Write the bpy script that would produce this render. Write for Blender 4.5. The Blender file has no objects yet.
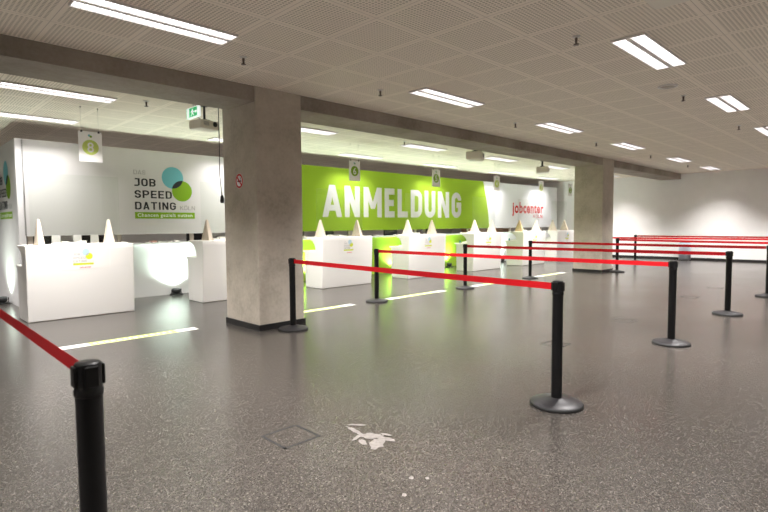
import bpy, bmesh, math, random
from mathutils import Vector, Matrix
random.seed(7)
scene = bpy.context.scene
COL = scene.collection
PI = math.pi
H = 2.972                      # ceiling height
# ------------------------------------------------------------------ camera
cam_d = bpy.data.cameras.new('camera'); cam = bpy.data.objects.new('camera', cam_d); COL.objects.link(cam)
cam_d.sensor_fit = 'HORIZONTAL'; cam_d.sensor_width = 36.0; cam_d.lens = 517.6 / 768 * 36.0
cam_d.clip_start = 0.05; cam_d.clip_end = 200
pit, rol, yaw = math.radians(-3.5208), math.radians(-0.403), math.radians(44.717)
F = Vector((math.sin(yaw)*math.cos(pit), math.cos(yaw)*math.cos(pit), math.sin(pit)))
R0 = Vector((math.cos(yaw), -math.sin(yaw), 0)); U0 = R0.cross(F)
Rv = R0*math.cos(rol) + U0*math.sin(rol); Uv = U0*math.cos(rol) - R0*math.sin(rol)
cam.matrix_world = Matrix(((Rv.x, Uv.x, -F.x, 0), (Rv.y, Uv.y, -F.y, 0), (Rv.z, Uv.z, -F.z, 1.3072), (0, 0, 0, 1)))
cam_d.dof.use_dof = True; cam_d.dof.focus_distance = 4.3; cam_d.dof.aperture_fstop = 3.2
scene.camera = cam
# ------------------------------------------------------------------ world, exposure
wd = bpy.data.worlds.new('world'); scene.world = wd; wd.use_nodes = True
wd.node_tree.nodes['Background'].inputs[0].default_value = (0.5, 0.5, 0.5, 1)
wd.node_tree.nodes['Background'].inputs[1].default_value = 0.0
vs = scene.view_settings
vs.view_transform = 'Standard'; vs.look = 'None'; vs.gamma = 1.0; vs.exposure = 0.33; vs.use_curve_mapping = False
LAMP_W = 80.0                  # watts of one hall louvre light
DESK_LAMP_W = 76.0             # lights over the counters
WALL_LAMP_W = 22.0             # lights close to the exhibition walls
SPOT_W = 155.0                 # floor uplights
OFFICE_FILL_W = 100.0           # unseen fill lights added behind the exhibition walls
TUBE_GLOW = 2.4
LAMP_COL = (1.0, 0.965, 0.94)
SPOT_COL = (0.80, 1.0, 0.84)
LAMP_SPREAD = math.radians(102)

# ------------------------------------------------------------------ materials
def mat(name, col, rough=0.5, spec=0.5, metal=0.0, emit=None, estr=0.0, trans=0.0, var=0.0, vscale=6.0, alpha=1.0):
    m = bpy.data.materials.new(name); m.use_nodes = True
    nt = m.node_tree; b = nt.nodes['Principled BSDF']
    b.inputs['Base Color'].default_value = (*col, 1); b.inputs['Roughness'].default_value = rough
    b.inputs['Specular IOR Level'].default_value = spec; b.inputs['Metallic'].default_value = metal
    if trans: b.inputs['Transmission Weight'].default_value = trans
    if alpha < 1: b.inputs['Alpha'].default_value = alpha
    if emit: b.inputs['Emission Color'].default_value = (*emit, 1); b.inputs['Emission Strength'].default_value = estr
    if var:
        tc = nt.nodes.new('ShaderNodeTexCoord'); n = nt.nodes.new('ShaderNodeTexNoise')
        n.inputs['Scale'].default_value = vscale; n.inputs['Detail'].default_value = 5
        nt.links.new(tc.outputs['Object'], n.inputs['Vector'])
        r = nt.nodes.new('ShaderNodeValToRGB'); e = r.color_ramp.elements
        e[0].position = .3; e[1].position = .7
        e[0].color = (*[max(0, c*(1-var)) for c in col], 1); e[1].color = (*[min(1, c*(1+var)) for c in col], 1)
        nt.links.new(n.outputs['Fac'], r.inputs[0]); nt.links.new(r.outputs[0], b.inputs['Base Color'])
    return m

def concrete(name, lo, mid, hi):
    m = mat(name, mid, .78, .25); nt = m.node_tree; b = nt.nodes['Principled BSDF']; N = nt.nodes.new; L = nt.links.new
    tc = N('ShaderNodeTexCoord')
    n1 = N('ShaderNodeTexNoise'); n1.inputs['Scale'].default_value = 1.7; n1.inputs['Detail'].default_value = 8; n1.inputs['Roughness'].default_value = .62
    n2 = N('ShaderNodeTexNoise'); n2.inputs['Scale'].default_value = 26; n2.inputs['Detail'].default_value = 6
    L(tc.outputs['Object'], n1.inputs['Vector']); L(tc.outputs['Object'], n2.inputs['Vector'])
    mx = N('ShaderNodeMath'); mx.operation = 'MULTIPLY_ADD'; mx.inputs[1].default_value = .3
    L(n2.outputs['Fac'], mx.inputs[0]); L(n1.outputs['Fac'], mx.inputs[2])
    r = N('ShaderNodeValToRGB'); e = r.color_ramp.elements
    e[0].position = .42; e[0].color = (*lo, 1); e[1].position = .9; e[1].color = (*hi, 1)
    k = e.new(.63); k.color = (*mid, 1)
    L(mx.outputs[0], r.inputs[0]); L(r.outputs[0], b.inputs['Base Color'])
    v = N('ShaderNodeTexVoronoi'); v.inputs['Scale'].default_value = 22; L(tc.outputs['Object'], v.inputs['Vector'])
    bp = N('ShaderNodeBump'); bp.inputs['Strength'].default_value = .25; bp.inputs['Distance'].default_value = .004
    L(mx.outputs[0], bp.inputs['Height']); L(bp.outputs[0], b.inputs['Normal'])
    return m

def floor_material():
    m = mat('speckled_floor', (.15, .13, .12), .27, .5); nt = m.node_tree; b = nt.nodes['Principled BSDF']; N = nt.nodes.new; L = nt.links.new
    tc = N('ShaderNodeTexCoord')
    n = N('ShaderNodeTexVoronoi'); n.inputs['Scale'].default_value = 170
    L(tc.outputs['Object'], n.inputs['Vector'])
    sx = N('ShaderNodeSeparateColor'); L(n.outputs['Color'], sx.inputs[0])
    r = N('ShaderNodeValToRGB'); e = r.color_ramp.elements
    e[0].position = 0; e[0].color = (.027, .0245, .022, 1); e[1].position = 1; e[1].color = (.155, .138, .124, 1)
    for ps, c in ((.25, .031), (.5, .042), (.8, .056), (.93, .084)):
        k = e.new(ps); k.color = (c*1.10, c*.965, c*.85, 1)
    L(sx.outputs[0], r.inputs[0])
    g = N('ShaderNodeTexNoise'); g.inputs['Scale'].default_value = .9; g.inputs['Detail'].default_value = 5
    L(tc.outputs['Object'], g.inputs['Vector'])
    mr = N('ShaderNodeMapRange'); mr.inputs['From Min'].default_value = .3; mr.inputs['From Max'].default_value = .7
    mr.inputs['To Min'].default_value = .93; mr.inputs['To Max'].default_value = 1.06
    L(g.outputs['Fac'], mr.inputs['Value'])
    mx = N('ShaderNodeMix'); mx.data_type = 'RGBA'; mx.blend_type = 'MULTIPLY'; mx.inputs['Factor'].default_value = 1
    L(r.outputs[0], mx.inputs['A']); L(mr.outputs[0], mx.inputs['B'])
    L(mx.outputs['Result'], b.inputs['Base Color'])
    m2 = N('ShaderNodeMapRange'); m2.inputs['From Min'].default_value = .3; m2.inputs['From Max'].default_value = .7
    m2.inputs['To Min'].default_value = .235; m2.inputs['To Max'].default_value = .265
    L(g.outputs['Fac'], m2.inputs['Value']); L(m2.outputs[0], b.inputs['Roughness'])
    return m

def ceiling_material():
    m = mat('perforated_ceiling_tiles', (.6, .52, .46), .8, .2); nt = m.node_tree; b = nt.nodes['Principled BSDF']; N = nt.nodes.new; L = nt.links.new
    tc = N('ShaderNodeTexCoord'); sp = N('ShaderNodeSeparateXYZ'); L(tc.outputs['Object'], sp.inputs[0])
    def mth(op, a, v=None, v2=None):
        n = N('ShaderNodeMath'); n.operation = op
        if isinstance(a, (int, float)): n.inputs[0].default_value = a
        else: L(a, n.inputs[0])
        if v is not None:
            if isinstance(v, (int, float)): n.inputs[1].default_value = v
            else: L(v, n.inputs[1])
        if v2 is not None: n.inputs[2].default_value = v2
        return n.outputs[0]
    def axis(o, off):
        t = mth('FRACT', mth('MULTIPLY_ADD', o, 1/.625, -off/.625 + 40))
        ed = mth('ABSOLUTE', mth('SUBTRACT', t, .5))               # 0 centre .. .5 edge
        h = mth('SUBTRACT', mth('FRACT', mth('MULTIPLY', t, 19.0)), .5)
        return ed, h
    ex, hx = axis(sp.outputs[0], 2.993); ey, hy = axis(sp.outputs[1], 2.464)
    d2 = mth('ADD', mth('MULTIPLY', hx, hx), mth('MULTIPLY', hy, hy))
    hole = mth('LESS_THAN', d2, .115)
    em = mth('MAXIMUM', ex, ey)
    inside = mth('LESS_THAN', em, .4546)
    hole = mth('MULTIPLY', hole, inside)
    joint = mth('GREATER_THAN', em, .4945)
    m1 = N('ShaderNodeMix'); m1.data_type = 'RGBA'; m1.inputs['A'].default_value = (.92, .835, .725, 1); m1.inputs['B'].default_value = (.55, .49, .41, 1)
    L(hole, m1.inputs['Factor'])
    m2 = N('ShaderNodeMix'); m2.data_type = 'RGBA'; m2.inputs['B'].default_value = (.62, .55, .48, 1)
    L(joint, m2.inputs['Factor']); L(m1.outputs['Result'], m2.inputs['A'])
    L(m2.outputs['Result'], b.inputs['Base Color'])
    return m

M = {}
M['floor'] = floor_material()
M['ceiling'] = ceiling_material()
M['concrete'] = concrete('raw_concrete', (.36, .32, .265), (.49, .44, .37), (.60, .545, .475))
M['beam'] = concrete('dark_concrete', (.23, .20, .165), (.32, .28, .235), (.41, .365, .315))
M['wall'] = mat('white_wall_paint', (.90, .885, .875), .7, .25, var=.02, vscale=3)
M['black_trim'] = mat('black_skirting', (.012, .012, .012), .5)
M['fabric_white'] = mat('white_stretched_fabric', (.64, .63, .625), .75, .2, var=.015, vscale=2)
M['fabric_green'] = mat('lime_green_fabric', (.29, .45, .028), .75, .2)
M['fabric_jobcentre'] = mat('cool_white_fabric', (.74, .75, .78), .75, .2)
M['panel_white'] = mat('white_panel', (.76, .75, .76), .5, .3)
M['panel_green'] = mat('lime_green_panel', (.30, .47, .03), .5, .3)
M['pale_red'] = mat('pale_red_print', (.78, .16, .12), .6, .3)
M['letter'] = mat('pale_grey_print', (.64, .64, .64), .7, .2)
M['ink'] = mat('anthracite_print', (.022, .024, .028), .6, .3)
M['ink_grey'] = mat('grey_print', (.27, .27, .27), .6, .3)
M['cyan'] = mat('turquoise_print', (.155, .47, .53), .6, .3)
M['green'] = mat('leaf_green_print', (.20, .38, .012), .6, .3)
M['lime'] = mat('lime_print', (.46, .66, .03), .6, .3)
M['yellow_green'] = mat('yellow_green_print', (.66, .74, .05), .6, .3)
M['red_print'] = mat('red_print', (.60, .006, .014), .6, .3)
M['pale_ink'] = mat('pale_grey_print', (.52, .52, .52), .6, .3); M['pale_cyan'] = mat('pale_blue_print', (.50, .70, .78), .6, .3)
M['white_print'] = mat('white_print', (.85, .85, .84), .6, .3)
M['desk'] = mat('satin_white_plastic', (.88, .86, .83), .35, .45)
M['paper'] = mat('white_paper', (.87, .85, .82), .7, .2)
M['paper_pink'] = mat('pink_paper', (.75, .45, .40), .7, .2)
M['foot'] = mat('pale_birch_plywood', (.78, .67, .56), .6, .3, var=.06, vscale=20)
M['foot_brown'] = mat('warm_birch_plywood', (.62, .46, .27), .6, .3, var=.06, vscale=20)
M['black'] = mat('black_powder_coat', (.006, .006, .0065), .42, .35)
M['base_black'] = mat('dark_satin_steel', (.022, .021, .023), .42, .5, metal=.3)
M['rubber'] = mat('black_rubber', (.008, .008, .008), .7)
M['belt'] = mat('red_webbing', (.70, .008, .016), .6, .3, var=.05, vscale=90)
M['housing'] = mat('white_lamp_housing', (.80, .77, .74), .5)
M['louvre'] = mat('aluminium_louvre', (.75, .74, .75), .3, .5, metal=.6)
M['tube'] = mat('fluorescent_tube', (.9, .9, .9), .5, emit=(1, .955, .97), estr=TUBE_GLOW)
M['cream'] = mat('cream_plastic', (.80, .75, .65), .45)
M['dark_plastic'] = mat('dark_plastic', (.015, .015, .017), .4)
M['steel'] = mat('brushed_steel', (.66, .70, .80), .3, .5, metal=.5)
M['brass'] = mat('sprinkler_metal', (.16, .12, .10), .35, .5, metal=.7)
M['exit_green'] = mat('exit_sign_green', (.0, .30, .09), .4, emit=(.0, .42, .13), estr=.55)
M['exit_white'] = mat('exit_sign_white', (.9, .9, .9), .4, emit=(.9, 1, .95), estr=.7)
M['sign_card'] = mat('sign_card', (.86, .85, .83), .55, .3)
M['disc_green'] = mat('disc_green', (.24, .42, .03), .55, .3)
M['disc_green_lit'] = mat('disc_green_lit', (.58, .70, .17), .55, .3)  # the disc green made lighter, strong light put into the colour
M['wire'] = mat('thin_steel_wire', (.35, .33, .31), .4, metal=.7)
M['lens'] = mat('uplight_lens', (.9, .9, .9), .2, emit=(.85, 1, .85), estr=8)
M['tape_white'] = mat('white_floor_tape', (.84, .84, .80), .45, .4)
M['tape_lime'] = mat('lime_floor_tape', (.66, .76, .17), .45, .4)
M['residue'] = mat('dried_adhesive', (.165, .15, .138), .7, .2, var=.25, vscale=40)
M['hatch'] = mat('floor_box_gap', (.006, .005, .005), .6)
M['hatch_faint'] = mat('faint_floor_box_gap', (.03, .027, .024), .5)
M['wood'] = mat('orange_beech', (.52, .27, .12), .5, var=.12, vscale=8)
M['beige'] = mat('beige_laminate', (.42, .37, .31), .5)
M['screen'] = mat('monitor_screen', (.01, .01, .012), .15)
M['green_grip'] = mat('teal_plastic', (.02, .30, .26), .4)
def acrylic():
    m = bpy.data.materials.new('clear_acrylic'); m.use_nodes = True; nt = m.node_tree; nt.nodes.clear(); N = nt.nodes.new
    o = N('ShaderNodeOutputMaterial'); t = N('ShaderNodeBsdfTransparent'); t.inputs[0].default_value = (.97, .985, .97, 1)
    g = N('ShaderNodeBsdfGlossy'); g.inputs['Roughness'].default_value = .03
    lw = N('ShaderNodeLayerWeight'); lw.inputs['Blend'].default_value = .12; f = N('ShaderNodeMath'); f.operation = 'MULTIPLY_ADD'; f.inputs[1].default_value = .35; f.inputs[2].default_value = .025
    nt.links.new(lw.outputs['Facing'], f.inputs[0]); x = N('ShaderNodeMixShader')
    nt.links.new(f.outputs[0], x.inputs[0]); nt.links.new(t.outputs[0], x.inputs[1]); nt.links.new(g.outputs[0], x.inputs[2]); nt.links.new(x.outputs[0], o.inputs[0])
    return m
M['acrylic'] = acrylic()

# ------------------------------------------------------------------ mesh helpers
class MB:
    def __init__(s): s.v = []; s.f = []; s.m = []; s.mats = []; s.sm = []
    def mi(s, m):
        m = M[m] if isinstance(m, str) else m
        if m not in s.mats: s.mats.append(m)
        return s.mats.index(m)
    def face(s, pts, m, smooth=False):
        i = len(s.v); s.v += [tuple(p) for p in pts]; s.f.append(tuple(range(i, i+len(pts)))); s.m.append(s.mi(m)); s.sm.append(smooth)
    def mesh(s, verts, faces, m, smooth=False):
        i = len(s.v); s.v += [tuple(p) for p in verts]; k = s.mi(m)
        for f in faces: s.f.append(tuple(i+a for a in f)); s.m.append(k); s.sm.append(smooth)
    def box(s, a, b, m):
        x0, y0, z0 = a; x1, y1, z1 = b
        s.mesh([(x0,y0,z0),(x1,y0,z0),(x1,y1,z0),(x0,y1,z0),(x0,y0,z1),(x1,y0,z1),(x1,y1,z1),(x0,y1,z1)],
               [(0,3,2,1),(4,5,6,7),(0,1,5,4),(1,2,6,5),(2,3,7,6),(3,0,4,7)], m); return s
    def lathe(s, prof, m, c=(0,0,0), n=32, axis='z', smooth=True):
        def P(r, h, a):
            if axis == 'z': return (c[0]+r*math.cos(a), c[1]+r*math.sin(a), c[2]+h)
            if axis == 'x': return (c[0]+h, c[1]+r*math.cos(a), c[2]+r*math.sin(a))
            return (c[0]+r*math.cos(a), c[1]+h, c[2]-r*math.sin(a))
        V = []; Fc = []
        for r, h in prof:
            for k in range(n): V.append(P(max(r, 1e-5), h, 2*PI*k/n))
        for j in range(len(prof)-1):
            for k in range(n):
                k2 = (k+1) % n; Fc.append((j*n+k, j*n+k2, (j+1)*n+k2, (j+1)*n+k))
        s.mesh(V, Fc, m, smooth); return s
    def tube(s, pts, r, m, n=8):
        pts = [Vector(p) for p in pts]; V = []; Fc = []
        for i, p in enumerate(pts):
            d = (pts[min(i+1, len(pts)-1)] - pts[max(i-1, 0)]).normalized()
            a = d.orthogonal().normalized() if abs(d.z) < .9 else Vector((1,0,0)); a = (a - d*a.dot(d)).normalized(); b = d.cross(a)
            for k in range(n): V.append(p + a*r*math.cos(2*PI*k/n) + b*r*math.sin(2*PI*k/n))
        for i in range(len(pts)-1):
            for k in range(n): Fc.append((i*n+k, i*n+(k+1)%n, (i+1)*n+(k+1)%n, (i+1)*n+k))
        Fc += [tuple(range(n))[::-1], tuple(range((len(pts)-1)*n, len(pts)*n))]
        s.mesh(V, Fc, m, True); return s
    def prism(s, poly, h0, h1, m, axis='x'):
        n = len(poly)
        def P(p, h): return (h, p[0], p[1]) if axis == 'x' else ((p[0], h, p[1]) if axis == 'y' else (p[0], p[1], h))
        V = [P(p, h0) for p in poly] + [P(p, h1) for p in poly]
        Fc = [tuple(range(n))[::-1], tuple(range(n, 2*n))] + [(i, (i+1)%n, n+(i+1)%n, n+i) for i in range(n)]
        s.mesh(V, Fc, m); return s

def obj(name, mb, parent=None, bevel=0.0, seg=2, loc=None):
    me = bpy.data.meshes.new(name); me.from_pydata(mb.v, [], mb.f)
    for m in mb.mats: me.materials.append(m)
    me.polygons.foreach_set('material_index', mb.m); me.polygons.foreach_set('use_smooth', mb.sm)
    b = bmesh.new(); b.from_mesh(me); bmesh.ops.remove_doubles(b, verts=b.verts, dist=1e-5)
    bmesh.ops.recalc_face_normals(b, faces=b.faces); b.to_mesh(me); b.free(); me.update()
    o = bpy.data.objects.new(name, me); COL.objects.link(o)
    if parent is not None: o.parent = parent
    if loc is not None: o.location = loc
    if bevel:
        md = o.modifiers.new('bevel', 'BEVEL'); md.width = bevel; md.segments = seg; md.limit_method = 'ANGLE'; md.angle_limit = math.radians(35)
    return o
def tag(o, label, cat, group=None, kind=None):
    o['label'] = label; o['category'] = cat
    if group: o['group'] = group
    if kind: o['kind'] = kind
    return o
def thing(name, label, cat, loc=(0,0,0), rz=0.0, group=None, kind=None):
    o = bpy.data.objects.new(name, None); COL.objects.link(o); o.location = loc; o.rotation_euler = (0, 0, rz)
    o.empty_display_size = .1
    return tag(o, label, cat, group, kind)
def dup(root, loc, label, group=None, rz=None):
    r = root.copy(); COL.objects.link(r); r.location = loc
    if rz is not None: r.rotation_euler = (0, 0, rz)
    r['label'] = label
    if group: r['group'] = group
    for ch in list(root.children):
        c = ch.copy(); COL.objects.link(c); c.parent = r
        for g in list(ch.children):
            d = g.copy(); COL.objects.link(d); d.parent = c
    return r
def struct(name, mb, label, cat, parent=None):
    o = obj(name, mb, parent)
    return tag(o, label, cat, kind='structure')

# ------------------------------------------------------------------ lettering
def arc(cx, cy, r, a0, a1, n=7):
    return [(cx + r*math.cos(math.radians(a0+(a1-a0)*i/n)), cy + r*math.sin(math.radians(a0+(a1-a0)*i/n))) for i in range(n+1)]
def ribbon(pts, t, closed=False):
    P = [Vector((x, y)) for x, y in pts]; Q = [P[0]]
    for p in P[1:]:
        if (p-Q[-1]).length > 1e-4: Q.append(p)
    if closed and (Q[0]-Q[-1]).length < 1e-4: Q.pop()
    n = len(Q); Lf = []; Rt = []
    for i in range(n):
        a = Q[i-1] if (closed or i > 0) else None; b = Q[(i+1) % n] if (closed or i < n-1) else None
        d1 = (Q[i]-a).normalized() if a is not None else (b-Q[i]).normalized()
        d2 = (b-Q[i]).normalized() if b is not None else d1
        n1 = Vector((-d1.y, d1.x)); n2 = Vector((-d2.y, d2.x)); mm = (n1+n2)
        mm = mm.normalized() if mm.length > 1e-6 else n1
        k = t/2/max(.35, mm.dot(n1)); Lf.append(Q[i]+mm*k); Rt.append(Q[i]-mm*k)
    out = []
    for i in range(n if closed else n-1):
        j = (i+1) % n; out.append([Lf[i], Lf[j], Rt[j], Rt[i]])
    return [[(v.x, v.y) for v in q] for q in out]
def glyph(ch, W, t, k=1.0):
    l, r, b, T = t/2, W-t/2, t/2, 1-t/2; mid = .5
    R = min(.26, (W-t)/2*.95)
    q = []
    rb = lambda p, c=False: q.extend(ribbon(p, t, c))
    if ch in 'OÖ':
        rb(arc(r-R, T-R, R, 0, 90)+arc(l+R, T-R, R, 90, 180)+arc(l+R, b+R, R, 180, 270)+arc(r-R, b+R, R, 270, 360), True)
        if ch == 'Ö':
            for x in (W*.32, W*.68): q.append([(x-t*.55, 1.08), (x+t*.55, 1.08), (x+t*.55, 1.08+t*1.1), (x-t*.55, 1.08+t*1.1)])
    elif ch == 'D': rb([(l, b)]+arc(r-R, b+R, R, 270, 360)+arc(r-R, T-R, R, 0, 90)+[(l, T)], True)
    elif ch == 'U': rb([(l, 1)]+arc(l+R, b+R, R, 180, 270)+arc(r-R, b+R, R, 270, 360)+[(r, 1)])
    elif ch == 'J': rb([(W*.12, T), (r, T)]+arc(r-R, b+R, R, 0, -90)+[(0, b)])
    elif ch == 'G':
        rb([(r, .69)]+arc(r-R, T-R, R, 0, 90)+arc(l+R, T-R, R, 90, 180)+arc(l+R, b+R, R, 180, 270)+arc(r-R, b+R, R, 270, 360)+[(r, mid), (W*.5, mid)])
    elif ch == 'S':
        h = min(R, (T-mid)/2*.98)
        rb([(r, T-h-.03)]+arc(r-h, T-h, h, 0, 90)+arc(l+h, T-h, h, 90, 180)+arc(l+h, mid+h, h, 180, 270)+arc(r-h, mid-h, h, 90, 0)+arc(r-h, b+h, h, 0, -90)+arc(l+h, b+h, h, 270, 180)+[(l, b+h+.03)])
    elif ch in 'PB':
        rb([(l, 0), (l, 1)]); y = .44 if ch == 'P' else .5; h = min(R, (T-y)/2*.98)
        rb([(l, T)]+arc(r-h, T-h, h, 90, 0)+arc(r-h, y+h, h, 0, -90)+[(l, y)])
        if ch == 'B': rb([(l, y)]+arc(r-h, y-h, h, 90, 0)+arc(r-h, b+h, h, 0, -90)+[(l, b)])
    elif ch == 'E':
        rb([(l, 0), (l, 1)]); rb([(l, T), (W, T)]); rb([(l, mid), (W*.92, mid)]); rb([(l, b), (W, b)])
    elif ch == 'L': rb([(l, 1), (l, 0)]); rb([(l, b), (W, b)])
    elif ch == 'T': rb([(0, T), (W, T)]); rb([(W/2, 0), (W/2, T)])
    elif ch == 'I': rb([(W/2, 0), (W/2, 1)])
    elif ch == 'K':
        rb([(l, 0), (l, 1)]); rb([(l, .40), (W-t*.5, 1)]); rb([(W*.42, .58), (W-t*.5, 0)])
    elif ch == 'N':
        rb([(l, 0), (l, 1)]); rb([(r, 0), (r, 1)]); q.append([(0, 1), (t*1.08, 1), (W, 0), (W-t*1.08, 0)])
    elif ch == 'M':
        rb([(l, 0), (l, 1)]); rb([(r, 0), (r, 1)])
        q.append([(0, 1), (t*1.05, 1), (W/2+t*.42, .28), (W/2-t*.42, .28)]); q.append([(W, 1), (W-t*1.05, 1), (W/2-t*.42, .28), (W/2+t*.42, .28)])
    elif ch == 'A':
        q.append([(0, 0), (1.05*t, 0), (W/2+.5*t, 1), (W/2-.55*t, 1)]); q.append([(W, 0), (W-1.05*t, 0), (W/2-.5*t, 1), (W/2+.55*t, 1)])
        q.append([(W*.2, .2), (W*.8, .2), (W*.78, .2+t*.85), (W*.22, .2+t*.85)])
    return q
ADV = {'I': .22, 'J': .5, 'M': .78, 'E': .54, 'L': .5, 'S': .56, 'T': .58}
def word(s, t, gap=.14, wide=.6):
    """polygons of a word in a cell one unit high; returns (polys, total width)"""
    x = 0; out = []
    for ch in s:
        if ch == ' ': x += .4; continue
        W = ADV.get(ch, .6)*wide/.6
        if ch == 'I': W = max(W, t)
        for p in glyph(ch, W, t): out.append([(a+x, c) for a, c in p])
        x += W + gap
    return out, x-gap
def font_polys(s, bold=0.0):
    cu = bpy.data.curves.new('lettering', 'FONT'); cu.body = s; cu.offset = bold; cu.space_character = 1.12; cu.resolution_u = 3; cu.fill_mode = 'BOTH'
    o = bpy.data.objects.new('lettering', cu); COL.objects.link(o)
    dg = bpy.context.evaluated_depsgraph_get(); me = bpy.data.meshes.new_from_object(o.evaluated_get(dg))
    V = [(v.co.x, v.co.y) for v in me.vertices]; P = [[V[i] for i in p.vertices] for p in me.polygons]
    bpy.data.objects.remove(o); bpy.data.curves.remove(cu); bpy.data.meshes.remove(me)
    return P
FONT = {}
def fit(polys, x0, x1, y0, y1, src=None):
    xs = [p[0] for q in polys for p in q]; ys = [p[1] for q in polys for p in q]
    a0, a1, b0, b1 = min(xs), max(xs), min(ys), max(ys)
    if src: b0, b1 = src
    return [[(x0+(x-a0)/(a1-a0)*(x1-x0), y0+(y-b0)/(b1-b0)*(y1-y0)) for x, y in q] for q in polys]
def circle(cx, cy, r, n=40): return [(cx+r*math.cos(2*PI*i/n), cy+r*math.sin(2*PI*i/n)) for i in range(n)]
def lens_poly(c1, c2, r):
    d = math.dist(c1, c2); a = math.degrees(math.acos(d/2/r)); th = math.degrees(math.atan2(c2[1]-c1[1], c2[0]-c1[0]))
    return arc(c1[0], c1[1], r, th-a, th+a, 10) + arc(c2[0], c2[1], r, th+180-a, th+180+a, 10)[1:-1]
def logo(mb, P, fine=True, pal=None):
    """job fair logo, 1.12 wide and 1.0 high, printed through P(u, v, layer)"""
    def put(polys, m, lay=1):
        for k, q in enumerate(polys): mb.face([P(u, v, lay+(.06*(k % 16) if lay == 4 else 0)) for u, v in q], (pal or {}).get(m, m))
    put([circle(.705, .77, .205, 48)], 'cyan', 1); put([circle(.88, .525, .195, 48)], 'green', 2)
    put([lens_poly((.705, .77), (.88, .525), .2)], 'ink', 3)
    def w(s, t, x0, x1, y0, y1, m):
        p, W = word(s, t); put(fit(p, x0, x1, y0, y1, (0, 1)), m, 4)
    w('DAS', .09, .0, .205, .80, .877, 'ink_grey')
    w('JOB', .165, .005, .385, .59, .73, 'ink'); w('SPEED', .165, .005, .68, .375, .515, 'ink'); w('DATING', .165, .005, .75, .165, .305, 'ink')
    w('KÖLN', .10, .83, 1.125, .165, .243, 'ink_grey')
    put([[(0, 0), (1.12, 0), (1.12, .118), (0, .118)]], 'green', 1)
    if fine:
        if 'c' not in FONT: FONT['c'] = font_polys('Chancen gezielt nutzen', .012)
        put(fit(FONT['c'], .045, 1.07, .012, .098), 'white_print', 2)

# ================================================================== STRUCTURE
mb = MB().box((-5, -6, -.15), (20, 15.5, 0), 'floor')
struct('floor', mb, 'grey speckled polished hall floor', 'floor')
mb = MB().box((-5, -6, H), (20, 15.5, H+.15), 'ceiling')
struct('ceiling', mb, 'beige perforated square tile ceiling', 'ceiling')
struct('wall_right', MB().box((20, -6, 0), (20.2, 15.5, H), 'wall'), 'white end wall of the hall with scallops of lamp light', 'wall')
struct('wall_back', MB().box((-5, -6.2, 0), (20, -6, H), 'wall'), 'white wall behind the viewpoint', 'wall')
struct('wall_left', MB().box((-5.2, -6, 0), (-5, 15.5, H), 'wall'), 'white wall at the left end of the hall', 'wall')
struct('wall_front', MB().box((-5, 15.5, 0), (20, 15.7, H), 'wall'), 'white office wall behind the exhibition walls', 'wall')
struct('baseboard_right', MB().box((19.975, -6, 0), (20, 9.6, .085), 'black_trim'), 'black skirting along the white end wall', 'baseboard')
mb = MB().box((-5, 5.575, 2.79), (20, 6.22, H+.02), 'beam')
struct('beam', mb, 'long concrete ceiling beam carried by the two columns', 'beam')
def column(x0, x1, y0, y1, label):
    o = thing('column', label, 'column', ((x0+x1)/2, (y0+y1)/2, 0), kind='structure')
    a, b = (x1-x0)/2, (y1-y0)/2
    s = obj('shaft', MB().box((-a, -b, 0), (a, b, H+.02), 'concrete'), o, bevel=.012)
    k = MB()
    for p, q in (((-a-.012, -b-.012), (a+.012, -b)), ((-a-.012, b), (a+.012, b+.012)), ((-a-.012, -b), (-a, b)), ((a, -b), (a+.012, b))):
        k.box((p[0], p[1], 0), (q[0], q[1], .075), 'black_trim')
    obj('skirting', k, o)
    return o
column(3.348, 4.022, 5.565, 6.385, 'thick raw concrete column nearest the viewer with no smoking sign')
column(13.47, 14.17, 5.56, 6.33, 'farther raw concrete column near the white end wall')

# ================================================================== EXHIBITION WALLS
TOPZ, SLOT0, SLOT1, PY = 2.69, 1.0, 1.152, 9.85
jw = thing('exhibition_wall', 'white exhibition wall with the round blue and green job fair logo', 'display wall', (1.66, PY, 0))
X1 = 5.6-1.66
obj('corner_post', MB().box((0, 0, 0), (.095, .09, TOPZ), 'panel_white'), jw)
obj('upper_panel', MB().box((.099, .0, SLOT1), (X1, .08, TOPZ), 'fabric_white'), jw, bevel=.006)
obj('lower_panel', MB().box((.10, -.03, 0), (X1, .02, .965), 'panel_white'), jw)
obj('ledge', MB().box((.0951, -.11, .967), (X1, .3, SLOT0-.003), 'panel_white'), jw, bevel=.004)
obj('side_panel', MB().box((0, .092, 0), (.08, 3.2, TOPZ), 'fabric_white'), jw)
s = MB()
for i in range(38): s.box((.082, -.012, SLOT1+.02+i*.04), (.097, -.002, SLOT1+.038+i*.04), 'ink_grey')
obj('zip_seam', s, jw)
p = MB()
for xx in (.115, 1.45, 2.78): p.box((xx, .02, SLOT0-.001), (xx+.07, .06, SLOT1), 'beige')
obj('slot_post', p, jw)
lg = MB(); logo(lg, lambda u, v, k: (3.415-1.66+u, -.0015-.0006*k, 1.44+v)); obj('logo', lg, jw)
lg = MB(); logo(lg, lambda u, v, k: (-.0015-.0006*k, 11.40-PY-u, 1.44+v)); o = obj('logo', lg, jw); o['label'] = 'logo on the side face of the wall'

gw = thing('exhibition_wall', 'long lime green and white exhibition wall lettered ANMELDUNG and jobcenter', 'display wall', (5.62, PY, 0))
GX = 5.62; XE = 19.37-GX
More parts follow.
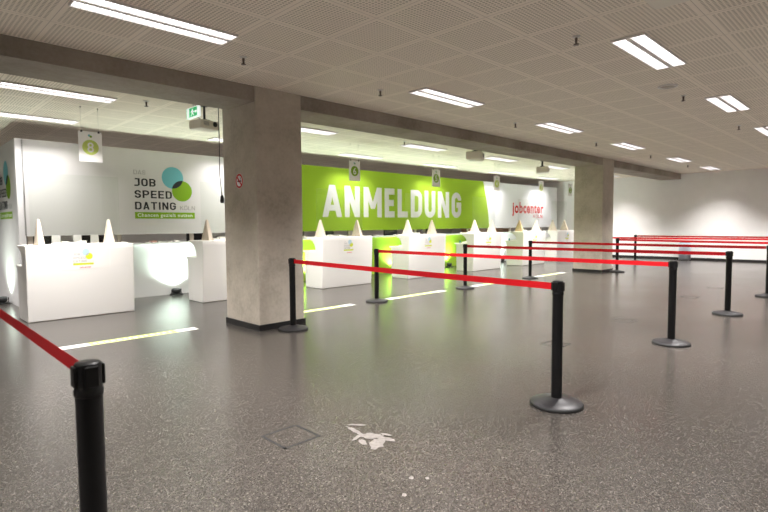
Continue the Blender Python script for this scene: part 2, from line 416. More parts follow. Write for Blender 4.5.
# upper panel: green up to a slanted curved edge, then cool white, one fabric
up = MB(); ns = 14
bx = lambda z: 14.36 + .36*(1-((z-SLOT1)/(TOPZ-SLOT1))**1.6) - GX
zs = [SLOT1+(TOPZ-SLOT1)*i/ns for i in range(ns+1)]
up.face([(0, 0, SLOT1)]+[(bx(z), 0, z) for z in zs]+[(0, 0, TOPZ)], 'fabric_green')
up.face([(XE, 0, SLOT1), (XE, 0, TOPZ)]+[(bx(z), 0, z) for z in zs[::-1]], 'fabric_jobcentre')
up.face([(0, .08, SLOT1), (0, .08, TOPZ), (XE, .08, TOPZ), (XE, .08, SLOT1)], 'fabric_jobcentre')
up.face([(0, 0, SLOT1), (0, .08, SLOT1)]+[(bx(SLOT1)+0*1, .08, SLOT1), (bx(SLOT1), 0, SLOT1)], 'fabric_green')
up.face([(bx(SLOT1), 0, SLOT1), (bx(SLOT1), .08, SLOT1), (XE, .08, SLOT1), (XE, 0, SLOT1)], 'fabric_jobcentre')
up.face([(0, 0, TOPZ), (bx(TOPZ), 0, TOPZ), (bx(TOPZ), .08, TOPZ), (0, .08, TOPZ)], 'fabric_green')
up.face([(bx(TOPZ), 0, TOPZ), (XE, 0, TOPZ), (XE, .08, TOPZ), (bx(TOPZ), .08, TOPZ)], 'fabric_jobcentre')
up.face([(XE, 0, SLOT1), (XE, .08, SLOT1), (XE, .08, TOPZ), (XE, 0, TOPZ)], 'fabric_jobcentre')
up.face([(0, 0, SLOT1), (0, 0, TOPZ), (0, .08, TOPZ), (0, .08, SLOT1)], 'fabric_green')
obj('upper_panel', up, gw)
lw = MB().box((0, -.03, 0), (14.7-GX, .02, .965), 'panel_green').box((14.7-GX, -.03, 0), (XE, .02, .965), 'panel_white')
obj('lower_panel', lw, gw)
obj('ledge', MB().box((0, -.11, .967), (XE, .3, SLOT0-.003), 'panel_white'), gw, bevel=.004)
obj('end_post', MB().box((XE+.002, 0, 0), (XE+.09, .09, TOPZ), 'panel_white'), gw)
p = MB()
for xx in (.5, 2.9, 5.4, 7.9, 10.4, 12.6): p.box((xx, .02, SLOT0-.001), (xx+.07, .06, SLOT1), 'beige')
obj('slot_post', p, gw)
lt = MB()
BIG = (('A', 7.69, 8.31), ('N', 8.39, 8.90), ('M', 9.03, 9.68), ('E', 9.79, 10.17), ('L', 10.29, 10.70), ('D', 10.82, 11.31), ('U', 11.42, 11.90), ('N', 12.02, 12.56), ('G', 12.68, 13.16))
for ch, a, b in BIG:
    hh = .775; t = .165/hh
    for k, q in enumerate(glyph(ch, (b-a)/hh, t)): lt.face([(a+u*hh-GX, -.0022-.00012*k, 1.49+v*hh) for u, v in q], 'letter')
o = obj('lettering', lt, gw); o['label'] = 'pale grey capitals reading ANMELDUNG'
lt = MB()
for q in fit(font_polys('jobcenter', .03), 16.14, 18.36, 1.545, 2.06): lt.face([(u-GX, -.0025, v) for u, v in q], 'red_print')
pk, _ = word('KÖLN', .12)
for k, q in enumerate(fit(pk, 17.62, 18.28, 1.50, 1.62, (0, 1))): lt.face([(u-GX, -.0025-.0001*k, v) for u, v in q], 'red_print')
o = obj('lettering', lt, gw); o['label'] = 'red lettering jobcenter'

# ================================================================== COUNTERS
prof = [(0, 0), (-.012, .2), (-.024, .42), (-.034, .62), (-.046, .99), (-.040, 1.05), (.50, 1.05), (.50, 1.025), (.40, 1.005), (.30, .96), (.235, .89), (.21, .82), (.205, .765),
        (.63, .765), (.63, .735), (.57, .725), (.55, 0)]
DW = 1.38
DESKS = [(1.455, 8.33, 8), (3.93, 8.32, 7), (6.45, 8.31, 6), (9.02, 8.30, 5), (11.62, 8.30, 4), (14.16, 8.28, 3), (16.35, 8.28, 2)]
proto = None
for (x, y, n) in DESKS:
    lab = {8: 'white reception counter farthest left, under the hanging sign numbered 8', 7: 'white reception counter half hidden behind the near concrete column',
           6: 'white reception counter under the hanging sign numbered 6, right of the near column', 5: 'white reception counter under the hanging sign numbered 5',
           4: 'white reception counter under sign 4, with teal clip on its ledge', 3: 'white reception counter under sign 3, second left of the far column',
           2: 'white reception counter just left of the farther concrete column'}[n]
    if proto is None:
        proto = thing('reception_counter', lab, 'counter', (x, y, 0), group='white reception counters along the exhibition wall')
        obj('body', MB().prism(prof, 0, DW, 'desk'), proto, bevel=.022, seg=3)
        nb = MB(); fy = lambda z: -.034-.012*(z-.62)/.37
        nb.mesh([(1.06, fy(.70)-.0004, .70), (1.30, fy(.70)-.0004, .70), (1.30, fy(.945)-.0004, .945), (1.06, fy(.945)-.0004, .945), (1.06, fy(.70)-.0012, .70), (1.30, fy(.70)-.0012, .70), (1.30, fy(.945)-.0012, .945), (1.06, fy(.945)-.0012, .945)],
                [(0,1,2,3), (4,7,6,5), (0,4,5,1), (1,5,6,2), (2,6,7,3), (3,7,4,0)], 'paper')
        obj('notice_sheet', nb, proto)
    else: dup(proto, (x, y, 0), lab)
# acrylic shields on triangular feet
foot = None; sh0 = None
for i, (x, y, n) in enumerate(DESKS):
    lab = f'clear acrylic shield on two pale triangular wooden feet on the counter under sign {n}' if n != 7 else 'clear acrylic shield on triangular feet on the counter behind the near column'
    if n == 2: lab = 'clear acrylic shield on triangular feet on the counter just left of the farther column'
    sh = thing('acrylic_shield', lab, 'screen', (x, y+.19, 1.0505), group='acrylic shields on the counters')
    fx = {8: (.21, 1.11), 7: (.2, 1.12), 6: (.13, 1.14), 5: (.2, 1.1), 4: (.35, 1.2), 3: (.15, 1.18), 2: (.1, .95)}[n]
    for a in fx:
        m = 'foot_brown' if (n == 3 and a == fx[0]) else 'foot'
        w0, w1, d0, d1, hh = .042, .017, .145, .014, .355
        V = [(a-w0, -d0, 0), (a+w0, -d0, 0), (a+w0, d0, 0), (a-w0, d0, 0), (a-w1, -d1, hh), (a+w1, -d1, hh), (a+w1, d1, hh), (a-w1, d1, hh)]
        f = MB(); f.mesh(V, [(3,2,1,0), (4,5,6,7), (0,1,5,4), (1,2,6,5), (2,3,7,6), (3,0,4,7)], m)
        o = obj('foot', f, sh, bevel=.006)
        if m == 'foot_brown': o['label'] = 'browner wooden foot'
    obj('pane', MB().box((fx[0]-.1, -.003, .03), (fx[1]+.16, .003, 1.0), 'acrylic'), sh)
# posters on counter fronts
for i, (x, y, n) in enumerate(DESKS):
    po = thing('poster', f'white paper poster with small job fair logo on the counter under sign {n}' if n not in (7, 2) else ('white logo poster on the counter behind the near column' if n == 7 else 'white logo poster on the counter just left of the farther column'), 'poster', (x, y, 0), group='logo posters on the counter fronts')
    fy = lambda z: -.034-.012*(z-.62)/.37
    p = MB(); V = [(a, fy(b)-d, b) for d in (.0005, .0013) for a, b in ((.42, .69), (1.03, .69), (1.03, .98), (.42, .98))]
    p.mesh(V, [(0,1,2,3), (4,7,6,5), (0,4,5,1), (1,5,6,2), (2,6,7,3), (3,7,4,0)], 'paper')
    k = .235
    logo(p, lambda u, v, L: (.56+u*k, fy(.755+v*k)-.0017-.0003*L, .755+v*k), fine=False, pal={'ink': 'pale_ink', 'ink_grey': 'pale_ink', 'green': 'yellow_green', 'cyan': 'pale_cyan'})
    if 'j' not in FONT: FONT['j'] = font_polys('jobcenter', .03)
    for q in fit(FONT['j'], .64, .79, .702, .737): p.face([(u, fy(v)-.0018, v) for u, v in q], 'pale_red')
    obj('sheet', p, po)
# leaflets and little things on counters
def leaflets(x, y, z, label, pink=False, nst=3, w=.12, dp=.06, group='leaflet stacks on counters and ledges'):
    t = thing('leaflet_stack', label, 'leaflets', (x, y, z), random.uniform(-.12, .12), group)
    for k in range(nst):
        dx = (k-(nst-1)/2)*w*.95; h = .012+.02*random.random()
        b = MB(); a = random.uniform(-.25, .25); c, s_ = math.cos(a), math.sin(a); V = []
        for zz in (0, h):
            for px, py in ((-w*.42, -dp), (w*.42, -dp), (w*.42, dp), (-w*.42, dp)):
                V.append((dx+px*c-py*s_, px*s_+py*c, zz + (.018*(k % 2) if zz else 0)))
        b.mesh(V, [(3,2,1,0), (4,5,6,7), (0,1,5,4), (1,2,6,5), (2,3,7,6), (3,0,4,7)], 'paper_pink' if (pink and k == 1) else 'paper')
        obj('leaflets', b, t)
ordw = {8: 'the counter under sign 8', 7: 'the counter behind the near column', 6: 'the counter under sign 6', 5: 'the counter under sign 5', 4: 'the counter under sign 4', 3: 'the counter under sign 3', 2: 'the counter by the farther column'}
for (x, y, n) in DESKS:
    leaflets(x+.64, y+.418, 1.0505, f'fanned white leaflets lying between the shield feet on {ordw[n]}', nst=4)
    leaflets(x+.42, y+.53, .7655, f'white leaflets on the low rear ledge of {ordw[n]}', nst=2)
leaflets(3.75, 9.93, .9975, 'white and pink leaflets on the wall ledge below the JOB lettering', True, 3)
leaflets(4.12, 9.93, .9975, 'white leaflets on the wall ledge below the blue and green circles', False, 2)
leaflets(3.15, 9.93, .9975, 'white leaflets on the wall ledge right of the counter under sign 8', False, 2)
leaflets(7.2, 9.93, .9975, 'white leaflets on the wall ledge below the letter A', False, 3)
leaflets(9.6, 9.93, .9975, 'white leaflets on the wall ledge below the letter M', False, 3)
for x, lab in ((2.15, 'leftmost white tent card on the wall ledge behind the counter under sign 8'), (2.46, 'middle white tent card on the wall ledge behind the counter under sign 8'), (2.72, 'rightmost white tent card on the wall ledge behind the counter under sign 8')):
    c = MB().prism([(-.04, 0), (.04, 0), (.006, .165), (-.006, .165)], -.06, .06, 'paper')
    t = obj('tent_card', c, None, bevel=.002, loc=(x, 9.795, .9975)); tag(t, lab, 'card', 'tent cards on the wall ledge')
for x, y, lab in ((11.72, 8.80, 'teal stapler at the left end of the rear ledge of the counter under sign 4'), (14.26, 8.80, 'teal stapler at the left end of the rear ledge under sign 3')):
    t = thing('stapler', lab, 'stapler', (x, y, .7655), .6)
    obj('base', MB().box((-.08, -.02, 0), (.08, .02, .015), 'dark_plastic'), t, bevel=.004)
    obj('arm', MB().prism([(-.08, .0155), (.08, .0155), (.085, .045), (-.08, .075)], -.018, .018, 'green_grip', 'y'), t, bevel=.005)

# ================================================================== behind the slot: office table and monitors
tb = thing('office_table', 'long office table seen through the slot below the exhibition walls', 'table', (1.9, 10.35, 0))
obj('tabletop', MB().box((0, 0, .70), (12.6, .8, .73), 'beige'), tb)
for a in (.05, 4.2, 8.4, 12.5): 
    for b in (.05, .7): obj('leg', MB().box((a, b, 0), (a+.05, b+.05, .6995), 'dark_plastic'), tb)
mon0 = None
for x, lab in ((2.02, 'black monitor in the slot left of the first tent card'), (2.98, 'black monitor in the slot right of the tent cards'), (4.95, 'black monitor in the slot left of the near column'), (7.4, 'black monitor in the slot below the letter A'), (8.35, 'black monitor in the slot right of the letter A'), (10.75, 'black monitor in the slot below the letter L'), (11.9, 'black monitor in the slot below the letter D'), (12.6, 'black monitor in the slot below the letter U')):
    if mon0 is None:
        mon0 = thing('monitor', lab, 'monitor', (x, 10.6, .7305), group='monitors behind the slot')
        obj('foot', MB().lathe([(0, 0), (.1, 0), (.1, .012), (.02, .02), (0, .02)], 'dark_plastic'), mon0)
        obj('neck', MB().box((-.02, .0, .0205), (.02, .03, .2), 'dark_plastic'), mon0)
        obj('housing', MB().box((-.27, -.03, .12), (.27, -.001, .46), 'dark_plastic'), mon0, bevel=.006)
        obj('screen', MB().box((-.25, -.0315, .14), (.25, -.0302, .44), 'screen'), mon0)
    else: dup(mon0, (x, 10.6, .7305), lab)
cb = thing('sideboard', 'orange beech sideboard seen through the slot below the letter G', 'cabinet', (14.7, 10.55, 0))
obj('body', MB().box((0, 0, .05), (2.4, .45, 1.12), 'wood'), cb)
obj('plinth', MB().box((.02, .02, 0), (2.38, .43, .0495), 'dark_plastic'), cb)
for k in range(4):
    d = obj('door', MB().box((.01+k*.598, -.02, .07), (.595+k*.598, -.001, 1.10), 'wood'), cb)
    obj('handle', MB().box((.06+k*.598, -.035, .7), (.08+k*.598, -.0205, .85), 'steel'), d)

# ================================================================== FLOOR UPLIGHTS
def uplight(x, y, lab, power=SPOT_W):
    t = thing('floor_uplight', lab, 'lamp', (x, y, 0), group='floor uplights washing the exhibition walls')
    obj('base', MB().box((-.10, -.07, 0), (.10, .07, .025), 'dark_plastic'), t, bevel=.006)
    obj('bracket', MB().box((-.092, -.012, .0255), (-.082, .012, .11), 'dark_plastic').box((.082, -.012, .0255), (.092, .012, .11), 'dark_plastic'), t)
    hd = obj('lamp_head', MB().lathe([(0, .03), (.06, .03), (.075, .06), (.075, .12), (.068, .12), (.064, .106)], 'dark_plastic', n=24), t)
    obj('lens', MB().lathe([(0, .105), (.064, .105)], 'lens', n=24), hd)
    ld = bpy.data.lights.new('uplight_beam', 'SPOT'); ld.energy = power; ld.color = SPOT_COL; ld.spot_size = math.radians(140); ld.spot_blend = .9; ld.shadow_soft_size = .05
    lo = bpy.data.objects.new('uplight_beam', ld); COL.objects.link(lo); lo.parent = t; lo.location = (0, 0, .125); lo.rotation_euler = (PI, 0, 0)
    return t
for x, lab in ((4.06, 'floor uplight left of the half hidden counter by the near column'), (7.2, 'floor uplight behind the counter under sign 6'), (10.0, 'floor uplight behind the counter under sign 5'),
               (12.37, 'floor uplight at the green panel between the counters under signs 5 and 4'), (15.3, 'floor uplight behind the counter under sign 3'), (17.6, 'floor uplight behind the counter by the farther column')):
    uplight(x, 9.69, lab)
uplight(1.53, 10.75, 'floor uplight at the side face of the white wall, far left', 70)

# ================================================================== CEILING LIGHTS
light_group = 'twin louvre ceiling lights'
def ceiling_light(x, y, lab, watts, group=light_group, L=1.22, W=.28):
    t = thing('ceiling_light', lab, 'ceiling light', (x+L/2, y, H), group=group)
    a, b = L/2, W/2
    fr = MB()
    for (p, q) in (((-a-.008, -b-.008), (a+.008, -b)), ((-a-.008, b), (a+.008, b+.008)), ((-a-.008, -b), (-a, b)), ((a, -b), (a+.008, b)), ((-a, -.022), (a, .022))):
        fr.box((p[0], p[1], -.022), (q[0], q[1], -.0005), 'housing')
    obj('frame', fr, t)
    for sgn in (-1, 1):
        y0, y1 = sorted((sgn*.023, sgn*(b-.001)))
        tb_ = obj('tube', MB().box((-a+.004, y0, -.008), (a-.004, y1, -.001), 'tube'), t)
        lv = MB()
        for k in range(25): lv.box((-a+.02+k*(L-.04)/24-.0012, y0+.001, -.021), (-a+.02+k*(L-.04)/24+.0012, y1-.001, -.0085), 'louvre')
        obj('louvre', lv, t)
    ld = bpy.data.lights.new('louvre_beam', 'AREA'); ld.shape = 'RECTANGLE'; ld.size = L-.05; ld.size_y = .03; ld.energy = watts; ld.color = LAMP_COL; ld.spread = LAMP_SPREAD
    lo = bpy.data.objects.new('louvre_beam', ld); COL.objects.link(lo); lo.parent = t; lo.location = (0, 0, -.0235)
    return t
XS = [1.14, 4.9, 8.03, 11.17, 14.75, 17.85]
o5 = ['first', 'second', 'third', 'fourth', 'fifth', 'sixth']
for i, x in enumerate(XS):
    ceiling_light(x, 4.33, f'{o5[i]} light from the left in the ceiling row in front of the beam', LAMP_W)
for i, x in enumerate(XS):  # the first one is out of view, added for its light
    ceiling_light(x, 1.83, f'light in the nearer hall row, {o5[i]} from the left', LAMP_W)
for i, x in enumerate(XS[:5]):  # two rows out of view, added to light the near floor
    ceiling_light(x, -.67, f'unseen light added in a row overhead of the viewer, {o5[i]} from the left', LAMP_W)
    ceiling_light(x, -3.2, f'unseen light added in a row behind the viewer, {o5[i]} from the left', LAMP_W)
ceiling_light(-2.6, 4.33, 'unseen light added in front of the beam, beyond the left edge', LAMP_W)  # out of view, added to light the hall from the left
ceiling_light(-2.6, 1.83, 'unseen light added to the nearer hall row, beyond the left edge', LAMP_W)  # likewise added out of view for the hall light
ceiling_light(-2.6, 7.46, 'unseen light added over the counters, beyond the left edge', DESK_LAMP_W)  # added out of view to light the white wall's side face
ceiling_light(-.75, 10.6, 'unseen fill light added beside the white exhibition wall, beyond the left edge', DESK_LAMP_W)  # placed just out of view to brighten the same side face
for i, x in enumerate([1.14, 4.87, 8.03, 11.05, 14.0, 17.9]):
    ceiling_light(x, 7.46, f'{o5[i]} light from the left in the row between beam and hanging signs', DESK_LAMP_W)
for i, x in enumerate([1.2, 4.7, 7.95, 11.0, 14.2, 17.3]):
    ceiling_light(x, 9.42, f'{o5[i]} light from the left in the row close to the exhibition walls', WALL_LAMP_W)

for i, x in enumerate([2.4, 6.6, 10.8, 15.0]):  # unseen row added so its bounce lifts the ceiling behind the walls
    ceiling_light(x, 13.0, f'{o5[i]} unseen fill light from the left, added behind the exhibition walls', OFFICE_FILL_W)

# ================================================================== HANGING SIGNS
SX = [(2.26, 8), (4.75, 7), (7.225, 6), (9.88, 5), (12.54, 4), (15.04, 3), (17.05, 2)]
for x, n in SX:
    lab = f'hanging white number sign with {n} on a green disc' if n not in (7, 2) else ('hanging white number sign behind the near column' if n == 7 else 'hanging number sign just left of the farther column')
    t = thing('hanging_sign', lab, 'sign', (x, 8.15, 2.215), group='number signs hanging over the counters')
    p = MB().box((-.15, -.004, 0), (.15, .004, .42), 'sign_card')
    hw = .105
    p.face([(u, -.0046, v) for u, v in circle(0, .2, hw, 40)], 'disc_green_lit' if n in (8, 4, 3) else 'disc_green')
    pn = font_polys(str(n), .012)
    for q in fit(pn, -.042, .042, .13, .27): p.face([(u, -.0052, v) for u, v in q], 'white_print')
    p.face([(u, -.0046, v) for u, v in circle(-.012, .365, .016, 16)], 'cyan'); p.face([(u, -.0049, v) for u, v in circle(.008, .352, .016, 16)], 'green')
    obj('card', p, t)
    for sx in (-.11, .11):
        obj('wire', MB().tube([(sx, 0, .4205), (sx, 0, H-2.215-.0185)], .0012, 'wire', 6), t)
        obj('hook', MB().lathe([(0, -.018), (.006, -.018), (.009, -.006), (.009, 0), (0, 0)], 'brass', c=(sx, 0, H-2.215-.0005), n=12), t)
        obj('clip', MB().box((sx-.012, -.008, .405), (sx+.012, -.0045, .432), 'dark_plastic'), t)

# ================================================================== PROJECTORS, CABLE, EXIT SIGN, SPRINKLERS
def projector(x, y, z, rz, lab, k=1.0):
    H_ = z + (H-z)/k
    t = thing('projector', lab, 'projector', (x, y, z), rz, group='projectors under the ceiling')
    t.scale = (k, k, k)
    b = obj('body', MB().box((-.21, -.16, -.085), (.21, .16, .07), 'cream'), t, bevel=.03, seg=3)
    obj('lens', MB().lathe([(.0, -.175), (.035, -.175), (.045, -.17), (.045, -.1595)], 'dark_plastic', c=(.09, 0, .01), n=20, axis='y'), t)
    v = MB()
    for k in range(6): v.box((-.15+k*.02, -.1625, -.03), (-.142+k*.02, -.1602, .04), 'ink_grey')
    obj('vent', v, t)
    m = MB().box((-.07, -.06, .0705), (.07, .06, .095), 'dark_plastic').lathe([(.02, .0955), (.02, H_-z-.021)], 'dark_plastic', n=14).lathe([(0, H_-z-.02), (.06, H_-z-.02), (.06, H_-z-.0005), (0, H_-z-.0005)], 'dark_plastic', n=20)
    obj('mount', m, t)
    cb = MB().tube([(-.05, .03, .096), (-.13, .03, .13), (-.17, .03, .2), (-.15, .03, H_-z-.001)], .006, 'rubber', 6); obj('cable', cb, t)
projector(3.38, 6.95, 2.70, .25, 'cream ceiling projector beside the green exit sign', .8)
projector(9.52, 6.75, 2.79, .5, 'cream ceiling projector above and left of the sign numbered 4', 1.1)
projector(12.8, 6.9, 2.72, .5, 'cream ceiling projector just left of the farther column')
projector(3.59, 1.09, 2.80, 0, 'cream ceiling box cut by the top edge, near the viewer')
c = MB().tube([(3.41, 6.6, H-.001), (3.412, 6.6, 2.4), (3.405, 6.6, 2.0), (3.43, 6.6, 1.72)], .006, 'rubber', 6)
hc = thing('hanging_cable', 'black cable with plug hanging from the ceiling left of the near column', 'cable', (0, 0, 0))
obj('cord', c, hc); obj('plug', MB().lathe([(0, 0), (.022, .0), (.026, .03), (.02, .09), (.008, .11), (0, .11)], 'dark_plastic', c=(3.432, 6.6, 1.61), n=14), hc)
ex = thing('exit_sign', 'green and white running man exit sign hanging beside the projector', 'sign', (3.0, 6.47, 2.68))
obj('housing', MB().box((-.02, -.16, 0), (.02, .16, .13), 'exit_white'), ex, bevel=.004)
f = MB(); xf = -.0215
f.face([(xf, .15, .008), (xf, -.15, .008), (xf, -.15, .122), (xf, .15, .122)], 'exit_green')
f.face([(xf-.0006, .135, .015), (xf-.0006, .075, .015), (xf-.0006, .075, .115), (xf-.0006, .135, .115)], 'exit_white')
def ep(pts): f.face([(xf-.0008, a, b) for a, b in pts], 'exit_white')
ep(circle(-.02, .1, .011, 12)); ep([(-.005, .09), (-.04, .085), (-.03, .05), (-.005, .052)]); ep([(-.02, .055), (-.005, .055), (.03, .02), (.018, .015)]); ep([(-.03, .055), (-.018, .05), (-.05, .018), (-.06, .026)]); ep([(.0, .088), (.03, .07), (.026, .062), (-.005, .078)]); ep([(-.035, .085), (-.065, .065), (-.06, .058), (-.03, .075)])
ep([(-.12, .055), (-.08, .055), (-.08, .075), (-.12, .075)]); ep([(-.14, .065), (-.115, .09), (-.115, .04)])
o = obj('pictogram', f, ex)
obj('hanger', MB().lathe([(.006, .1305), (.006, H-2.68-.0005)], 'wire', n=10), ex)
sp0 = None
SPR = [(2.71, 4.7, 'sprinkler in the ceiling left of the near column top'), (4.58, 4.67, 'sprinkler right of the near column top'), (7.70, 4.65, 'sprinkler between the second and third lights before the beam'), (10.81, 4.62, 'sprinkler between the third and fourth lights before the beam'),
       (13.85, 4.55, 'sprinkler near the top of the farther column'), (16.95, 4.55, 'sprinkler farthest right, in front of the beam'), (4.57, 2.15, 'sprinkler left of the second light in the nearer hall row'), (7.69, 2.14, 'sprinkler left of the third light in the nearer hall row'),
       (10.78, 2.12, 'sprinkler left of the fourth light in the nearer hall row'), (2.70, 7.22, 'sprinkler behind the beam, right of the sign numbered 8'), (7.75, 7.22, 'sprinkler behind the beam, left of the sign numbered 5')]
for x, y, lab in SPR:
    if sp0 is None:
        sp0 = thing('sprinkler', lab, 'sprinkler', (x, y, H), group='ceiling sprinklers')
        obj('rosette', MB().lathe([(0, -.012), (.03, -.009), (.04, -.0005), (0, -.0005)], 'housing', n=20), sp0)
        obj('head', MB().lathe([(0, -.075), (.024, -.075), (.024, -.068), (.008, -.066), (.012, -.03), (.012, -.0125), (0, -.0125)], 'brass', n=16), sp0)
    else: dup(sp0, (x, y, H), lab)
dt = thing('ceiling_speaker', 'flat round ceiling speaker ring near the upper right lights', 'speaker', (7.02, 2.13, H))
obj('ring', MB().lathe([(.11, -.0005), (.11, -.014), (.085, -.016), (.085, -.0005)], 'housing', n=32), dt)
obj('grille', MB().lathe([(0, -.006), (.0845, -.006)], 'beige', n=32), dt)

# no smoking sign on the column
ns_ = thing('no_smoking_sign', 'round red and white no smoking sign on the near concrete column', 'sign', (3.3472, 5.97, 1.865))
f = MB().lathe([(0, -.003), (.093, -.003), (.093, -.0006)], 'white_print', n=40, axis='x')
n = 40
for i in range(n):
    a, b = 2*PI*i/n, 2*PI*(i+1)/n
    f.face([(-.0036, .09*math.cos(a), .09*math.sin(a)), (-.0036, .09*math.cos(b), .09*math.sin(b)), (-.0036, .068*math.cos(b), .068*math.sin(b)), (-.0036, .068*math.cos(a), .068*math.sin(a))], 'red_print')
f.face([(-.0036, -.05, .006), (-.0036, .045, .006), (-.0036, .045, -.012), (-.0036, -.05, -.012)], 'ink')
f.face([(-.0036, -.045, .012), (-.0036, -.035, .012), (-.0036, -.03, .045), (-.0036, -.04, .04)], 'ink')
c45 = math.sqrt(.5)
f.face([(-.0042, (.07*1-.011)*c45, (.07+.011)*c45), (-.0042, (.07+.011)*c45, (.07-.011)*c45), (-.0042, -(.07-.011)*c45, -(.07+.011)*c45), (-.0042, -(.07+.011)*c45, -(.07-.011)*c45)], 'red_print')
obj('plate', f, ns_)

# ================================================================== BELT BARRIERS
PH = .897
def post_meshes(t):
    obj('base', MB().lathe([(0, 0), (.183, 0), (.186, .004), (.186, .017), (.180, .022)], 'rubber', n=48), t)
    obj('base_cover', MB().lathe([(.1805, .0225), (.172, .028), (.12, .040), (.06, .052), (.046, .058), (.0, .058)], 'base_black', n=48), t)
    obj('pole', MB().lathe([(.0375, .0585), (.0375, .792)], 'black', n=32), t)
    hd = MB().lathe([(.0376, .7925), (.041, .795), (.041, .812), (.0385, .816), (.0385, PH-.012), (.036, PH-.003), (.03, PH), (0, PH)], 'black', n=32)
    for k in range(4):
        a = k*PI/2; c, s_ = round(math.cos(a)), round(math.sin(a))
        u = MB(); 
        V = []
        for zz in (PH-.072, PH-.01):
            for rr in (.034, .0435):
                for ww in (-.019, .019): V.append((rr*c-ww*s_, rr*s_+ww*c, zz))
        hd.mesh(V, [(0,1,3,2), (4,6,7,5), (0,4,5,1), (2,3,7,6), (0,2,6,4), (1,5,7,3)], 'black')
    h = obj('belt_head', hd, t, bevel=.0025)
rows = [('row0', (.49, 6.2), (.45, 1.74)), ('row1', (3.70, 5.36), (3.45, 1.73)), ('row2', (6.02, 6.26), (6.06, 1.74)), ('row3', (8.48, 6.24), (8.54, 1.74)),
        ('row4', (11.06, 6.25), (11.03, 1.66)), ('row5', (13.96, 5.355), (13.3, 1.7)), ('row6', (15.62, 6.45), (16.2, 1.7)), ('row7', (18.1, 6.36), (18.3, 1.7))]
LAB = [('belt barrier post beyond the left edge, far end of the leftmost red belt', 'black barrier post in the left foreground with red belt running off left'),
       ('black barrier post standing at the corner of the near concrete column', 'black barrier post in the middle foreground with its whole round base in view'),
       ('black barrier post in front of the counter under sign 6', 'second black barrier post from the right edge of the hall floor, right of the middle one'),
       ('black barrier post in front of the counter under sign 5', 'third black barrier post in the near row, left of the post at the right edge'),
       ('black barrier post in front of the gap left of the farther column', 'black barrier post cut by the right edge of the view'),
       ('black barrier post at the right front corner of the farther column', 'barrier post beyond the right edge holding the fifth red belt'),
       ('black barrier post hidden behind the farther column', 'barrier post beyond the right edge holding the sixth red belt'),
       ('farthest black barrier post, standing free near the white end wall', 'barrier post beyond the right edge holding the farthest red belt')]
LAB[2] = (LAB[2][0], 'black barrier post, first to the right of the middle foreground post')
LAB[3] = (LAB[3][0], 'black barrier post, second to the right of the middle foreground post')
pp = None
for (nm, a, b), (la, lb) in zip(rows, LAB):
    roots = []
    ang = math.atan2(b[1]-a[1], b[0]-a[0])
    for q, lab in ((a, la), (b, lb)):
        t = thing('barrier_post', lab, 'barrier post', (q[0], q[1], 0), ang, group='black belt barrier posts') if pp is None else dup(pp, (q[0], q[1], 0), lab, rz=ang)
        if pp is None: pp = t; post_meshes(t)
        roots.append(t)
    L_ = math.dist(a, b)
    # the belt is pulled out of the near post's head and hooks into the far one
    w = MB(); n = 16; r0 = .0475
    for i in range(n):
        x0 = -(r0 + (L_-2*r0)*i/n); x1 = -(r0 + (L_-2*r0)*(i+1)/n)
        sg = lambda x: -.003*math.sin(PI*(-x-r0)/(L_-2*r0))
        for yy in (-.0006, .0006):
            w.face([(x0, yy, PH-.066+sg(x0)), (x1, yy, PH-.066+sg(x1)), (x1, yy, PH-.017+sg(x1)), (x0, yy, PH-.017+sg(x0))], 'belt')
    roots.append(obj('belt', w, None)); roots[2].parent = roots[1]; roots[2]['label'] = 'red webbing belt'

# ================================================================== FLOOR MARKS
tl = ['leftmost lime and white floor strip, before the counter under sign 8', 'lime and white floor strip left of the near column base', 'lime and white floor strip right of the near column base', 'lime and white floor strip before the counter under sign 5',
      'lime and white floor strip before the counter under sign 4', 'lime and white floor strip left of the farther column']
TAPES = [(1.37, 2.89, tl[0]), (4.10, 5.55, tl[2]), (6.35, 7.92, tl[3]), (8.86, 10.35, tl[4]), (11.47, 12.95, tl[5]), (14.6, 16.0, 'lime and white floor strip right of the farther column, near the end wall')]
for x0, x1, lab in TAPES:
    t = thing('floor_strip', lab, 'floor strip', ((x0+x1)/2, 6.33, 0), group='lime and white floor strips')
    a = (x1-x0)/2; f = MB()
    f.box((-a, -.08, .0004), (a, .08, .0016), 'tape_white')
    z = .0019
    f.face([(-a*.62, -.08, z), (a*.66, -.08, z), (a*.66, .08, z), (-a*.62, .08, z)], 'tape_lime')
    rr = random.Random(3); xx = -a*.56
    while xx < a*.6:
        l = rr.uniform(.02, .05); f.face([(xx, -.035, z+.0003), (xx+l, -.035, z+.0003), (xx+l, .035, z+.0003), (xx, .035, z+.0003)], 'tape_white'); xx += l+.03
    obj('tape', f, t)
def hatch(x, y, lab, w=.25, th=.017, part=(1, 1, 1, 1), mt='hatch_faint'):
    f = MB(); a = w/2
    for on, p, q in zip(part, ((-a, -a), (-a, a), (-a, -a), (a, -a)), ((a, -a+th), (a, a+th), (-a+th, a), (a+th, a))):
        if on: f.box((p[0], p[1], .0003), (q[0], q[1], .0012), mt)
    o = obj('floor_box_lid', f, None, loc=(x, y, 0)); tag(o, lab, 'floor hatch', 'square floor box lids')
hatch(1.78, 2.63, 'square floor box lid in the near foreground floor', mt='hatch')
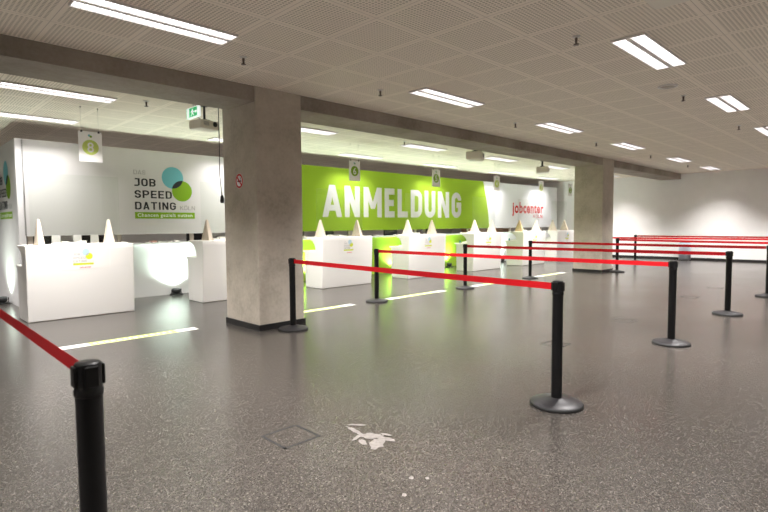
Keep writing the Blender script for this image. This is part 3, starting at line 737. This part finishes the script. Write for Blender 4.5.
hatch(7.12, 2.62, 'square floor box lid right of the middle foreground post'); hatch(10.1, 2.62, 'square floor box lid right of the first post after the middle one', .23)
hatch(11.85, 2.62, 'square floor box lid left of the post at the right edge', .23); hatch(5.2, 2.62, 'square floor box lid behind the middle foreground post', .23)
# dried adhesive from a torn floor sticker
def patch(name, polys, loc, lab, cat):
    f = MB()
    for k, q in enumerate(polys): f.face([(x, y, .0008+.0003*k) for x, y in q], 'residue')
    o = obj(name, f, None, loc=loc); tag(o, lab, cat)
rr = random.Random(11)
def blob(cx, cy, lx, ly, ang, n=22, jag=.35):
    out = []
    for i in range(n):
        a = 2*PI*i/n; r = 1 - jag*rr.random()
        x, y = lx*math.cos(a)*r, ly*math.sin(a)*r
        out.append((cx+x*math.cos(ang)-y*math.sin(ang), cy+x*math.sin(ang)+y*math.cos(ang)))
    return out
patch('sticker_residue', [blob(-.045, -.10, .10, .055, .5), blob(-.10, -.03, .05, .025, 1.2), blob(.0, .0, .095, .05, -.9), blob(-.02, .13, .11, .022, 1.45), blob(.05, .2, .08, .016, 2.3), blob(-.075, .05, .07, .018, .4), blob(.03, -.11, .06, .03, -1.2), blob(.075, -.05, .05, .018, 1.9)], (2.14, 2.28, 0), 'torn pale sticker residue on the foreground floor', 'sticker residue')
for (x, y, r, lab) in ((1.92, 1.75, .016, 'larger pale paint speck on the foreground floor'), (1.975, 1.69, .012, 'pale paint speck right of the larger speck'), (1.77, 1.66, .014, 'pale paint speck nearest the viewer')):
    patch('paint_speck', [blob(0, 0, r*1.3, r, .8, 14, .3)], (x, y, 0), lab, 'paint speck')

# steel bin at the end wall
bn = thing('waste_bin', 'brushed steel cylindrical bin standing against the white end wall', 'bin', (19.75, 5.32, 0))
obj('body', MB().lathe([(0, .02), (.18, .02), (.18, .60), (.172, .61), (.165, .60)], 'steel', n=36), bn)
obj('foot_ring', MB().lathe([(0, 0), (.184, 0), (.184, .0195), (0, .0195)], 'rubber', n=36), bn)
obj('lid', MB().lathe([(.1645, .605), (.12, .64), (.05, .65), (0, .65)], 'dark_plastic', n=36), bn)
